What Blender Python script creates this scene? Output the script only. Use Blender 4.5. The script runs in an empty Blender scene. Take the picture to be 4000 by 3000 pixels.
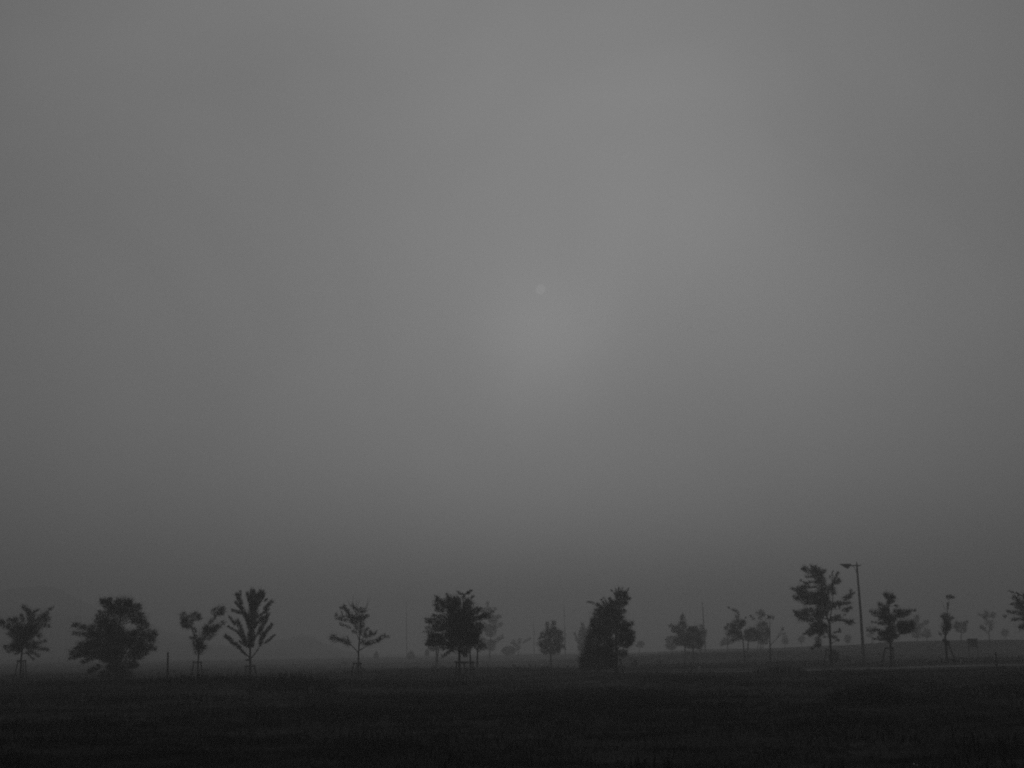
import bpy, math, random
import numpy as np
from mathutils import Vector, noise

random.seed(7)
rng = np.random.default_rng(11)
scene = bpy.context.scene
COL = scene.collection
R = math.radians

# ------------------------------------------------------------------ camera
FPX = 4400.0                       # focal length in pixels of the 4000 px wide photograph
CAM = Vector((0, 0, 2.0))
PITCH = math.atan(1040 / FPX)
ROLL = 0.0111
fwd = Vector((0, math.cos(PITCH), math.sin(PITCH)))
r0 = Vector((1, 0, 0))
u0 = r0.cross(fwd)
rt = r0 * math.cos(ROLL) - u0 * math.sin(ROLL)
up = u0 * math.cos(ROLL) + r0 * math.sin(ROLL)

def ray(x, y):
    return fwd + rt * ((x - 2000) / FPX) + up * ((1500 - y) / FPX)

def P(x, y, d):                    # the point at distance d (measured along the ground) seen in direction (x, y)
    v = ray(x, y)
    return CAM + v * (d / v.y)

def direction(x, y):
    return ray(x, y).normalized()

cam_data = bpy.data.cameras.new('camera')
cam = bpy.data.objects.new('camera', cam_data)
COL.objects.link(cam)
from mathutils import Matrix
m = Matrix((rt, up, -fwd)).transposed().to_4x4()
m.translation = CAM
cam.matrix_world = m
cam_data.sensor_width = 36
cam_data.sensor_fit = 'HORIZONTAL'
cam_data.lens = 36 * FPX / 4000
cam_data.clip_start = 0.1
cam_data.clip_end = 6000
scene.camera = cam

# ------------------------------------------------------------------ materials (the photograph is black and white)
def material(name, value, vary=0.3, scale=3.0, rough=0.9, bump=0.0, spec=0.2):
    mt = bpy.data.materials.new(name)
    mt.use_nodes = True
    nt = mt.node_tree
    b = nt.nodes['Principled BSDF']
    b.inputs['Roughness'].default_value = rough
    b.inputs['Specular IOR Level'].default_value = spec
    tc = nt.nodes.new('ShaderNodeTexCoord')
    nz = nt.nodes.new('ShaderNodeTexNoise')
    nz.inputs['Scale'].default_value = scale
    nz.inputs['Detail'].default_value = 6
    nt.links.new(tc.outputs['Object'], nz.inputs['Vector'])
    cr = nt.nodes.new('ShaderNodeValToRGB')
    lo, hi = value * (1 - vary), value * (1 + vary)
    cr.color_ramp.elements[0].position = 0.3
    cr.color_ramp.elements[1].position = 0.7
    cr.color_ramp.elements[0].color = (lo, lo, lo, 1)
    cr.color_ramp.elements[1].color = (hi, hi, hi, 1)
    nt.links.new(nz.outputs['Fac'], cr.inputs['Fac'])
    nt.links.new(cr.outputs['Color'], b.inputs['Base Color'])
    if bump:
        bp = nt.nodes.new('ShaderNodeBump')
        bp.inputs['Strength'].default_value = bump
        bp.inputs['Distance'].default_value = 0.02
        nt.links.new(nz.outputs['Fac'], bp.inputs['Height'])
        nt.links.new(bp.outputs['Normal'], b.inputs['Normal'])
    return mt

M = {
    'leaf': material('foliage', 0.034, 0.35, 1.5, 0.7, spec=0.0),
    'leaf_dark': material('evergreen_foliage', 0.028, 0.3, 1.5, 0.75, spec=0.0),
    'bark': material('bark', 0.06, 0.4, 9.0, 0.95, 0.5),
    'stake': material('weathered_wood', 0.05, 0.35, 7.0, 0.9, 0.3),
    'pole': material('painted_pole', 0.14, 0.15, 4.0, 0.6),
    'lamp': material('lamp_metal', 0.10, 0.15, 4.0, 0.5),
    'glass': material('lamp_glass', 0.14, 0.1, 4.0, 0.25, spec=0.5),
    'concrete': material('concrete', 0.13, 0.2, 2.0, 0.85, 0.3),
    'asphalt': material('asphalt', 0.08, 0.2, 1.2, 0.85, 0.3),
    'board': material('painted_board', 0.07, 0.3, 5.0, 0.7),
    'bollard': material('bollard_white', 0.3, 0.15, 6.0, 0.6),
    'grass': material('grass_blades', 0.028, 0.8, 0.16, 0.85, spec=0.0),
    'weed': material('weed_blades', 0.022, 0.35, 0.8, 0.85, spec=0.0),
    'flower': material('flower_white', 0.6, 0.1, 6.0, 0.7),
    'hill': material('wooded_hill', 0.045, 0.5, 0.05, 1.0),
}

def ground_material():
    mt = bpy.data.materials.new('meadow_soil')
    mt.use_nodes = True
    nt = mt.node_tree
    b = nt.nodes['Principled BSDF']
    b.inputs['Roughness'].default_value = 0.95
    b.inputs['Specular IOR Level'].default_value = 0.0
    tc = nt.nodes.new('ShaderNodeTexCoord')
    def nz(scale, detail, dist=0.0, sx=1.0):
        mp = nt.nodes.new('ShaderNodeMapping')
        mp.inputs['Scale'].default_value = (sx, 1, 1)
        nt.links.new(tc.outputs['Object'], mp.inputs['Vector'])
        n = nt.nodes.new('ShaderNodeTexNoise')
        n.inputs['Scale'].default_value = scale
        n.inputs['Detail'].default_value = detail
        n.inputs['Distortion'].default_value = dist
        nt.links.new(mp.outputs['Vector'], n.inputs['Vector'])
        return n.outputs['Fac']
    def mix(a, c, f):
        mx = nt.nodes.new('ShaderNodeMix')
        mx.inputs[0].default_value = f
        nt.links.new(a, mx.inputs[2]); nt.links.new(c, mx.inputs[3])
        return mx.outputs[0]
    f = mix(nz(0.11, 4, 0.8, 0.4), nz(0.6, 6, 0.4, 0.6), 0.35)
    f = mix(f, nz(9.0, 8), 0.2)
    cr = nt.nodes.new('ShaderNodeValToRGB')
    e = cr.color_ramp.elements
    e[0].position, e[0].color = 0.40, (0.008, 0.008, 0.008, 1)
    e[1].position, e[1].color = 0.62, (0.075, 0.075, 0.075, 1)
    nt.links.new(f, cr.inputs['Fac'])
    # fog painted into the ground colour: paler with distance, weaker at the right
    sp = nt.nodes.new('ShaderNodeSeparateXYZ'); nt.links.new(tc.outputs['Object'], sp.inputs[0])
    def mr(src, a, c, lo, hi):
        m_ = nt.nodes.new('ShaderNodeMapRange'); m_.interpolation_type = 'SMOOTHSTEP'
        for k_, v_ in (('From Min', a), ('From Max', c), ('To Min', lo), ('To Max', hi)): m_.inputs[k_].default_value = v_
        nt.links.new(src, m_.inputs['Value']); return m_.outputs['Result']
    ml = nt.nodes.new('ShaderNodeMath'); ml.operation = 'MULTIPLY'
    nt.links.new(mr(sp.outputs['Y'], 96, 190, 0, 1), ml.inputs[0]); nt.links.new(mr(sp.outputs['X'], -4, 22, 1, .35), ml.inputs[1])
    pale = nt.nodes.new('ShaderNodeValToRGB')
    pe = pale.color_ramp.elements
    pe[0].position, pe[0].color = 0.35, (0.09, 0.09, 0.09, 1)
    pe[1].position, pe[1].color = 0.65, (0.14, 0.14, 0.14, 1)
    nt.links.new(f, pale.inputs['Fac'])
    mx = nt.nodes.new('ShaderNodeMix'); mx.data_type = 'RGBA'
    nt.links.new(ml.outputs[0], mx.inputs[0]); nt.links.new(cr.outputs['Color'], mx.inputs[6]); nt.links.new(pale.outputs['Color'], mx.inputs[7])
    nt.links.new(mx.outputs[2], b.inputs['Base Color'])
    bp = nt.nodes.new('ShaderNodeBump')
    bp.inputs['Strength'].default_value = 0.8
    bp.inputs['Distance'].default_value = 0.12
    nt.links.new(nz(5.0, 8), bp.inputs['Height'])
    nt.links.new(bp.outputs['Normal'], b.inputs['Normal'])
    return mt
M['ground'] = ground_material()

# ------------------------------------------------------------------ mesh helpers
class MB:                           # collects shapes, links them as ONE mesh object
    def __init__(s):
        s.v, s.f = [], []
    def tube(s, pts, rad, n=7, cap=True):
        pts = [Vector(p) for p in pts]
        k0 = len(s.v)
        for i, p in enumerate(pts):
            a = pts[min(i + 1, len(pts) - 1)] - pts[max(i - 1, 0)]
            a = a.normalized() if a.length > 1e-9 else Vector((0, 0, 1))
            h = Vector((0, 1, 0)) if abs(a.y) < 0.9 else Vector((1, 0, 0))
            b = a.cross(h).normalized(); c = a.cross(b)
            for j in range(n):
                t = 2 * math.pi * j / n
                s.v.append(p + (b * math.cos(t) + c * math.sin(t)) * rad[i])
        for i in range(len(pts) - 1):
            for j in range(n):
                s.f.append((k0 + i * n + j, k0 + i * n + (j + 1) % n, k0 + (i + 1) * n + (j + 1) % n, k0 + (i + 1) * n + j))
        if cap:
            s.f.append(tuple(k0 + j for j in range(n))[::-1])
            s.f.append(tuple(k0 + (len(pts) - 1) * n + j for j in range(n)))
    def loft(s, rings):
        k0 = len(s.v); n = len(rings[0])
        for r_ in rings:
            s.v.extend(Vector(p) for p in r_)
        for i in range(len(rings) - 1):
            for j in range(n):
                s.f.append((k0 + i * n + j, k0 + i * n + (j + 1) % n, k0 + (i + 1) * n + (j + 1) % n, k0 + (i + 1) * n + j))
        s.f.append(tuple(k0 + j for j in range(n))[::-1])
        s.f.append(tuple(k0 + (len(rings) - 1) * n + j for j in range(n)))
    def box(s, c, ax, ay, az):      # centre and three half axes
        k0 = len(s.v); c, ax, ay, az = map(Vector, (c, ax, ay, az))
        for z in (-1, 1):
            for x, y in ((-1, -1), (1, -1), (1, 1), (-1, 1)):
                s.v.append(c + ax * x + ay * y + az * z)
        for q in ((3, 2, 1, 0), (4, 5, 6, 7), (0, 1, 5, 4), (1, 2, 6, 5), (2, 3, 7, 6), (3, 0, 4, 7)):
            s.f.append(tuple(k0 + i for i in q))
    def build(s, name, mat, parent=None, origin=None, smooth=True):
        o_ = Vector(origin) if origin is not None else Vector((0, 0, 0))
        me = bpy.data.meshes.new(name)
        me.from_pydata([tuple(v - o_) for v in s.v], [], s.f)
        if smooth:
            me.polygons.foreach_set('use_smooth', [True] * len(me.polygons))
        me.materials.append(mat)
        o = bpy.data.objects.new(name, me)
        COL.objects.link(o)
        if parent is not None:
            o.parent = parent
        else:
            o.location = o_
        return o

def quads(name, V, mat, parent=None, origin=None):     # V: (n, 4, 3) array of quads
    V = np.asarray(V, dtype=np.float32)
    n = len(V)
    o_ = np.array(origin if origin is not None else (0, 0, 0), dtype=np.float32)
    me = bpy.data.meshes.new(name)
    me.vertices.add(n * 4); me.loops.add(n * 4); me.polygons.add(n)
    me.vertices.foreach_set('co', (V - o_).reshape(-1))
    me.loops.foreach_set('vertex_index', np.arange(n * 4, dtype=np.int32))
    me.polygons.foreach_set('loop_start', np.arange(0, n * 4, 4, dtype=np.int32))
    me.update(calc_edges=True)
    me.materials.append(mat)
    o = bpy.data.objects.new(name, me)
    COL.objects.link(o)
    if parent is not None:
        o.parent = parent
    else:
        o.location = tuple(o_)
    return o

def tag(o, label=None, cat=None, group=None, kind=None):
    if label: o['label'] = label
    if cat: o['category'] = cat
    if group: o['group'] = group
    if kind: o['kind'] = kind
    return o

def thing(name, label, cat, loc, group=None):
    o = bpy.data.objects.new(name, None)
    o.empty_display_size = 0.3
    COL.objects.link(o)
    o.location = loc
    return tag(o, label, cat, group)

def unit(a):
    return a / np.maximum(np.linalg.norm(a, axis=-1, keepdims=True), 1e-9)

def leaf_quads(pos, axis, size, width=0.5):
    n = len(pos)
    b = unit(np.cross(axis, rng.normal(size=(n, 3))))
    L = size[:, None]
    mid = pos + axis * L * 0.45
    return np.stack([pos, mid + b * L * width * 0.5, pos + axis * L, mid - b * L * width * 0.5], axis=1)

# ------------------------------------------------------------------ ground heights
ANCH = []                           # (x, y, z, spread)
def anchor(p, s=None):
    ANCH.append((p.x, p.y, p.z, s or max(3.5, 0.05 * p.y)))

def sstep(a, b, x):
    t = min(1, max(0, (x - a) / (b - a)))
    return t * t * (3 - 2 * t)

def base_height(x, y):
    d = max(y, 0.01)
    t = x / d if y > 20 else 0
    z = 0.0
    side = sstep(0.02, 0.2, t)
    z += side * (1.75 * sstep(112, 410, y) - 3.4 * sstep(425, 520, y))
    z -= (1 - side) * 0.9 * sstep(200, 800, y)
    # the low grass bank in front of the road at the right
    u = (x - 33.6)
    prof = max(0, 1 + u / 2.4) if u < 0 else max(0, 1 - u / 5.0)
    z += 0.62 * prof * math.exp(-((y - 80) / 4.0) ** 2)
    z += side * 0.42 * sstep(14, 18.5, x) * (1 - sstep(27.5, 31, x)) * math.exp(-((y - 87.5) / 2.6) ** 2)
    fade = sstep(6, 20, math.hypot(x, y)) * (1 - 0.6 * sstep(120, 300, y))
    z += fade * 0.16 * noise.noise(Vector((x * 0.07, y * 0.05, 1.3)))
    z += fade * 0.07 * noise.noise(Vector((x * 0.3, y * 0.22, 7.7)))
    return z

_arr = None
def height(x, y):
    global _arr
    if _arr is None:
        _arr = np.array(ANCH)
    b = base_height(x, y)
    r2 = (_arr[:, 0] - x) ** 2 + ((_arr[:, 1] - y)) ** 2
    w = np.exp(-r2 / (2 * _arr[:, 3] ** 2))
    return float((b * 0.12 + (w * _arr[:, 2]).sum()) / (0.12 + w.sum()))

# ------------------------------------------------------------------ trees
A = (0, 2200, 3.319); B = (600, 2200, 3.319); Cc = (1200, 2200, 3.319); D = (1600, 2200, 3.319)
E = (2050, 2200, 3.319); F = (2500, 2200, 3.319); G = (2950, 2150, 3.319); H = (3300, 2150, 3.318); I = (3550, 2250, 3.687)

def px(fr, x, y):
    return fr[0] + x / fr[2], fr[1] + y / fr[2]

def far(d):
    return d if d <= 115 else 115 + (d - 115) * 2.0

def Q(fr, x, y, d):
    return P(*px(fr, x, y), d)

PENDING = []
def tree(label, fr, d, trunk, lobes, limbs=(), twigs=(), leaf=0.078, dens=1.05, name='tree', cat='tree', mat='leaf', base=True, depth=0.75, shoot=1.0, group=None, tight=1.0):
    """trunk: (x, y, radius) points from the foot up; lobes: branch sprays (root x, y, tip x, y, width)."""
    d = far(d)
    bx, by, _ = trunk[0]
    foot = Q(fr, bx, by, d)
    if base: anchor(foot)
    mpp = d / FPX / fr[2]                          # metres per frame unit
    cx = [c for l in lobes for c in (l[0], l[2])]
    R_ = max(0.25, 0.5 * (max(cx) - min(cx)) * mpp)
    mid = 0.5 * (max(cx) + min(cx))
    root = thing(name, label, cat, foot, group)
    tb = MB()
    tp = [Q(fr, x, y, d) for x, y, _ in trunk]
    tp[0] = tp[0] - Vector((0, 0, 0.25))
    tb.tube(tp, [r_ for *_, r_ in trunk], 8)
    nodes = []
    def addnodes(ps, rs):
        for i in range(len(ps) - 1):
            for k in range(4):
                f = k / 4
                nodes.append((ps[i].lerp(ps[i + 1], f), rs[i] * (1 - f) + rs[i + 1] * f))
        nodes.append((ps[-1], rs[-1]))
    addnodes(tp[1:] if len(tp) > 2 else tp, [r_ for *_, r_ in trunk][1:] if len(tp) > 2 else [r_ for *_, r_ in trunk])
    for lm in limbs:
        off = random.uniform(-0.4, 0.4) * R_ * depth
        ps = [Q(fr, x, y, d + off * i / max(1, len(lm) - 1)) for i, (x, y, _) in enumerate(lm)]
        rs = [r_ for *_, r_ in lm]
        tb.tube(ps, rs, 6); addnodes(ps, rs)
    for tw in twigs:
        ps = [Q(fr, x, y, d + random.uniform(-.1, .1)) for x, y in tw]
        tb.tube(ps, [0.018 - 0.012 * i / (len(ps) - 1) for i in range(len(ps))], 4)
    out = []
    for (x0, y0, x1, y1, w) in lobes:
        wm = w * mpp
        mx = 0.5 * (x0 + x1) - mid
        lim = math.sqrt(max(0.08, 1 - (mx * mpp / R_) ** 2))
        off = random.uniform(-1, 1) * R_ * depth * 0.7 * lim
        a = Q(fr, x0, y0, d + off * 0.35); b = Q(fr, x1, y1, d + off)
        # a limb that carries the spray
        best = min(nodes, key=lambda q: (q[0] - a).length + max(0, q[0].z - a.z) * 1.5)
        rr = max(0.012, min(best[1] * 0.6, 0.03 + 0.02 * wm))
        ctrl = best[0].lerp(a, 0.5) + Vector((0, 0, -0.03))
        ps = [best[0], ctrl, a, a.lerp(b, 0.5) + Vector((random.uniform(-.03, .03), 0, random.uniform(-.02, .05))), b]
        rs = [rr, rr * 0.9, rr * 0.75, rr * 0.5, 0.008]
        tb.tube(ps, rs, 5)
        for p_, r_ in zip(ps[1:], rs[1:]): nodes.append((p_, r_))
        # leafy shoots along it
        ax = np.array(b - a); L = float(np.linalg.norm(ax)) + 1e-6; axn = ax / L
        area = (L + wm * 0.4) * wm * 0.85
        nl = dens * 7.5 * area / (0.25 * leaf * leaf) * 0.8
        m_ = 9
        ns = max(4, int(nl / m_))
        t = rng.uniform(-0.05, 0.97, ns)
        prof = 0.5 * wm * (0.5 + 0.5 * tight) * (0.45 + 0.55 * np.sin(np.pi * np.clip(0.2 + 0.72 * t, 0, 1)) ** 0.7)
        rad = rng.normal(size=(ns, 3)); rad -= (rad @ axn)[:, None] * axn; rad = unit(rad)
        spike = rng.uniform(0, 1, ns) < 0.30          # long thin shoots that stick out of the mass
        rho = np.where(spike, rng.uniform(0.55, 1.0, ns), np.sqrt(rng.uniform(0, 1, ns)) * 0.9)
        start = np.array(a) + axn * (t * L)[:, None] + rad * (rho * prof)[:, None]
        # holes: shoots thin out where a coarse noise is low
        if wm > 0.5:
            fr_ = 1.6 / max(0.5, min(1.6, wm))
            nn = np.array([noise.noise(Vector(q) * fr_) for q in start])
            keep = nn > rng.uniform(-0.85, -0.2, ns) - 0.9 * max(0.0, dens - 1.0)
            t, rad, rho, start, spike = t[keep], rad[keep], rho[keep], start[keep], spike[keep]
            ns = len(t)
        dirs = unit(axn * 0.75 + rad * (0.7 * tight * rho)[:, None] + rng.normal(size=(ns, 3)) * 0.36 * tight + np.array((0, 0, 0.12)))
        sl = rng.uniform(0.35, 1.0, ns) * min(max(wm * 0.5, 0.14), 0.5) * shoot
        sl = np.where(spike, np.maximum(sl * 1.6, rng.uniform(0.3, 0.7, ns) * min(1.0, wm * 2.2) * (0.4 + 0.6 * tight)), sl)
        k = (np.arange(m_) + 0.5) / m_
        pos = start[:, None, :] + dirs[:, None, :] * (sl[:, None] * k[None, :])[:, :, None]
        ld = unit(dirs[:, None, :] * 0.7 + rng.normal(size=(ns, m_, 3)) * 0.55)
        sz = leaf * rng.uniform(0.65, 1.25, (ns, m_)) * (1 - 0.45 * k[None, :]) * np.where(spike, 0.8, 1.0)[:, None]
        out.append(leaf_quads(pos.reshape(-1, 3), ld.reshape(-1, 3), sz.reshape(-1)))
    tb.build('trunk', M['bark'], root, foot)
    quads('crown', np.concatenate(out), M[mat], root, foot)
    return root

def stakes(label, fr, d, st, bars, r_=0.048):
    """propping frame: stakes (foot x, y, head x, y, depth offset) and cross bars."""
    d = far(d)
    f0 = Q(fr, st[0][0], st[0][1], d)
    root = thing('tree_stake_frame', label, 'tree stakes', f0, 'stake frames propping the young trees')
    for (x0, y0, x1, y1, o) in st:
        b = MB(); p = Q(fr, x0, y0, d + o * 1.6); q = Q(fr, x1, y1, d + o)
        v = (q - p).normalized()
        b.tube([p - v * 0.3, p.lerp(q, .5), q + v * 0.07], [r_ * 1.1, r_ * 1.05, r_ * 0.95], 7)
        b.build('stake', M['stake'], root, f0)
    for (x0, y0, x1, y1, o) in bars:
        b = MB(); p = Q(fr, x0, y0, d + o); q = Q(fr, x1, y1, d + o)
        b.tube([p, q], [r_, r_], 7)
        b.build('crossbar', M['stake'], root, f0)
    return root

# --- the near row, from the left
tree('ragged broad young tree at the left edge with two raised upper sprays', A, 94,
     [(268, 1500, .10), (272, 1280, .075), (290, 1080, .07), (335, 850, .05), (395, 680, .03)],
     [(300,1080,290,960,190),(310,1000,330,850,180),(330,900,250,860,170),(380,880,480,790,170),(400,760,395,640,105),
      (390,650,292,556,55),(420,650,505,600,28),(500,780,590,670,110),(580,680,655,585,45),(640,600,700,562,20),(560,750,640,720,60),(560,800,650,820,45),
      (270,900,110,800,100),(130,830,0,735,60),(60,840,-20,760,50),(260,850,180,710,75),(300,760,270,670,50),(200,760,100,730,50),
      (270,1080,50,1090,70),(200,1120,100,1150,40),(420,1050,600,1005,40),(420,1090,630,1120,55),(380,1140,520,1205,45),
      (300,1120,240,960,170),(360,980,420,820,150),(220,960,130,880,110),(360,1120,440,1040,110),(250,1120,140,1060,80),(280,1120,190,1190,40),(480,900,530,960,55),(330,1150,440,1250,30)],
     dens=0.85, limbs=[[(290,1080,.05),(180,930,.035),(100,820,.02)], [(300,1000,.05),(430,850,.035),(560,690,.02)]])
stakes('stake frame under the ragged tree at the left edge', A, 94,
       [(188,1480,232,1268,0.3),(345,1475,326,1265,0.3),(300,1500,300,1270,-0.45)], [(218,1268,342,1266,0.3),(230,1275,300,1275,-.1)])

tree('broadest dark bushy tree, its foliage reaching the ground, left of thin post', A, 85,
     [(1500,1540,.13),(1505,1300,.11),(1520,1000,.09),(1545,800,.06),(1580,600,.03)],
     [(1560,700,1580,540,320),(1450,600,1340,490,100),(1340,510,1300,465,45),(1400,540,1430,455,55),(1560,540,1520,480,55),
      (1650,560,1670,490,95),(1700,600,1830,560,85),(1700,690,1850,700,130),(1700,760,1890,765,65),(1420,640,1270,630,45),(1400,690,1250,685,45),
      (1400,750,1240,740,65),(1500,800,1300,790,130),(1450,900,1150,870,150),(1130,850,940,790,65),(1130,930,950,905,50),
      (1350,960,1130,960,110),(1300,1050,1010,1060,85),(1080,1110,960,1105,35),(1400,1100,1100,1130,160),(1150,1170,910,1170,85),
      (1050,1200,890,1240,45),(1400,1180,1200,1200,110),(1200,1220,1060,1280,65),(1500,1000,1480,850,250),(1500,1180,1500,1000,300),
      (1450,1290,1450,1150,290),(1510,1440,1490,1290,190),(1300,1330,1150,1410,65),(1350,1400,1290,1480,50),(1650,1050,1700,900,170),
      (1700,920,1790,900,75),(1780,850,1920,800,75),(1820,900,2030,930,105),(1800,960,2000,1000,85),(1650,1100,1850,1020,150),
      (1750,1080,1980,1080,75),(1800,1110,2030,1110,55),(1700,1150,1920,1150,95),(1650,1200,1830,1200,105),(1600,1320,1750,1300,110),
      (1680,1350,1790,1320,45),(1550,1400,1700,1450,85),(1420,1450,1330,1490,60),(1560,1460,1600,1500,80)],
     limbs=[[(1500,1400,.07),(1380,1150,.05),(1250,920,.03)], [(1510,1350,.07),(1650,1100,.05),(1800,930,.03)],
            [(1440,1530,.05),(1430,1350,.04),(1400,1200,.03)], [(1590,1520,.05),(1600,1350,.04),(1640,1200,.03)]], dens=1.22)

tree('small vase shaped tree split into two leafy tufts, right of thin post', B, 90,
     [(575,1500,.075),(578,1280,.06),(585,1160,.055),(592,1110,.045)],
     [(580,1180,610,1060,115),(560,1120,545,960,85),(540,980,470,965,35),(620,1100,690,1080,55),(600,1060,610,980,85),(540,950,520,840,55),
      (500,830,400,760,125),(420,760,370,650,85),(450,700,590,690,105),(560,720,610,700,65),(430,720,360,780,55),(470,820,380,820,40),
      (650,980,740,860,165),(680,900,680,810,75),(760,880,920,760,65),(740,900,820,810,85),(720,780,760,740,45),(770,730,800,680,35),
      (770,650,910,590,105),(820,660,920,655,45),(850,610,905,570,35)], dens=0.85,
    
     limbs=[[(588,1150,.04),(535,930,.03),(470,810,.02)], [(592,1120,.025),(592,960,.018),(592,800,.008)], [(600,1120,.04),(690,920,.03),(800,700,.015)]])
stakes('stake frame under the small two tufted vase shaped tree', B, 90,
       [(490,1475,522,1285,0.25),(636,1475,610,1285,0.25),(575,1495,574,1300,-0.4)], [(503,1284,632,1284,0.25)])

tree('tall oval tree with upswept feathery branches like a flame', B, 94,
     [(1256,1485,.10),(1252,1250,.085),(1252,1100,.07),(1265,800,.05),(1280,480,.02)],
     [(1200,1190,1090,1080,38),(1120,1100,930,940,70),(1300,1190,1350,1130,16),(1385,1070,1420,900,85),(1420,950,1535,790,65),(1450,1040,1570,925,42),
      (1240,1100,1110,1010,38),(1230,1060,1080,890,38),(1080,890,955,810,32),(1200,1050,1080,740,85),(1060,800,980,690,46),(1265,1090,1265,850,125),
      (1280,1000,1400,850,55),(1370,880,1490,650,85),(1270,850,1290,600,185),(1230,800,1180,640,46),(1170,650,1010,610,55),(1230,760,1130,560,75),
      (1130,580,1060,500,55),(1140,540,1080,400,75),(1130,430,1122,360,28),(1280,600,1210,380,65),(1290,600,1280,350,110),(1320,600,1340,400,95),
      (1350,560,1400,360,95),(1400,480,1440,390,45),(1350,700,1500,590,46),(1430,600,1540,490,65),(1330,800,1420,690,55),(1430,500,1470,470,35),
      (1240,1250,1200,1260,30)],
     limbs=[[(1252,1235,.05),(1160,1140,.035),(1050,1030,.02)], [(1258,1240,.05),(1340,1140,.035),(1400,1020,.025)]], depth=0.8, tight=0.45, leaf=0.085)
stakes('stake frame under the flame shaped oval tree', B, 94,
       [(1193,1480,1202,1330,0.3),(1332,1470,1306,1325,0.3),(1240,1490,1240,1340,-0.4)], [(1178,1340,1332,1338,0.3)])

tree('thin open tree with two long low side branches and a sparse round top', Cc, 90,
     [(665,1535,.085),(665,1300,.065),(666,1150,.06),(680,950,.045),(688,800,.035),(670,640,.015)],
     [(560,1060,450,990,62),(460,1000,400,990,42),(400,990,310,965,82),(540,1040,520,950,26),(700,1020,800,1040,55),(770,1050,930,1000,55),
      (900,1010,1010,930,55),(1000,950,1070,955,20),(740,960,740,880,44),(750,950,880,920,52),(820,930,820,880,34),(870,930,895,880,20),
      (750,880,790,840,34),(690,930,690,850,45),(680,860,670,700,130),(620,760,600,720,90),(600,760,430,720,42),(440,730,360,690,44),
      (390,690,375,640,26),(560,840,410,780,28),(590,720,520,640,70),(540,640,470,570,52),(500,590,420,580,34),(490,580,480,540,26),
      (600,700,450,690,26),(440,680,450,620,16),(650,660,640,600,42),(630,600,580,540,42),(690,640,700,580,42),(720,720,790,670,42),
      (700,700,750,590,40),(640,910,590,880,34)],
     limbs=[[(664,1160,.04),(570,1060,.03),(460,1010,.022),(310,965,.01)], [(668,1135,.04),(780,1070,.03),(920,1000,.02),(1050,950,.008)],
            [(672,1000,.03),(640,900,.02),(625,800,.015)]],
     twigs=[[(750,640),(770,540),(790,440)],[(760,600),(800,500),(820,430)],[(650,600),(665,520),(690,455)],[(600,570),(590,480),(600,410)],[(770,620),(820,590)],[(560,560),(520,470)],[(640,560),(640,470)]], dens=0.8)
stakes('stake frame under the thin open tree with long side branches', Cc, 90,
       [(572,1480,600,1298,0.25),(707,1490,690,1300,0.25),(625,1500,640,1305,-0.4)], [(598,1298,708,1298,0.25)])

tree('dense dark round headed tree on a bare stem in the middle of the row', D, 82,
     [(645,1540,.10),(645,1280,.08),(645,1120,.075),(660,800,.05),(700,520,.02)],
     [(660,1100,650,900,370),(660,950,640,750,400),(660,780,640,600,385),(600,600,480,490,160),(440,530,340,470,75),(420,470,320,415,16),(510,460,480,400,20),
      (600,560,610,450,105),(720,560,780,490,105),(700,480,705,400,30),(700,410,620,370,20),(720,400,810,350,20),(760,390,770,380,24),(790,460,835,415,20),
      (460,560,310,540,26),(450,600,340,580,45),(450,640,330,600,36),(470,690,290,675,26),(480,740,250,750,80),(280,750,195,725,20),(290,770,200,760,20),
      (480,840,310,830,110),(480,950,250,940,85),(450,1020,220,1010,55),(480,1040,215,1055,36),(560,1060,430,1090,80),(560,1120,420,1215,30),
      (800,640,900,600,75),(860,620,930,580,26),(820,740,1000,660,45),(830,720,1050,690,55),(900,720,970,650,30),(950,690,1090,625,16),
      (800,830,930,790,75),(830,880,960,830,26),(820,900,930,880,75),(800,960,900,950,105),(820,1020,890,1010,55),(700,1120,750,1170,70),(650,1130,740,1200,55)],
     limbs=[[(645,1150,.05),(560,950,.04),(470,760,.02)], [(645,1120,.05),(750,900,.04),(860,700,.02)]], dens=1.3)
stakes('stake frame under the dense round headed tree in the middle', D, 82,
       [(600,1515,608,1285,0.4),(742,1525,706,1288,-0.45),(832,1450,820,1285,0.5)], [(578,1280,845,1286,0.45),(610,1290,745,1296,-.3)])
tree('slim dark tree close behind the round headed tree, stem right of its stakes', D, 94,
     [(792,1480,.08),(788,1280,.07),(782,1100,.05),(800,960,.03)],
     [(785,1080,790,940,130),(790,1000,850,920,90),(760,1060,730,960,80)], dens=0.9)
tree('small dark bushy tree tucked under the right side of the round headed tree', D, 110,
     [(875,1350,.09),(878,1200,.08),(885,1110,.06),(905,1060,.03)],
     [(850,1110,990,1080,75),(880,1060,930,1020,55),(860,1110,845,1060,50),(900,1090,960,1050,60)], dens=1.1)
tree('hazy tree on a double stem behind the left side of the round headed tree', D, 146,
     [(355,1340,.26),(353,1230,.2),(348,1150,.11),(335,1000,.06)],
     [(360,1120,320,950,215),(300,950,230,830,75),(220,900,175,890,18),(300,1060,200,1040,45),(400,1050,420,960,120)],
     limbs=[[(360,1230,.1),(376,1150,.09),(380,1040,.05)]], leaf=0.15)
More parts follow.
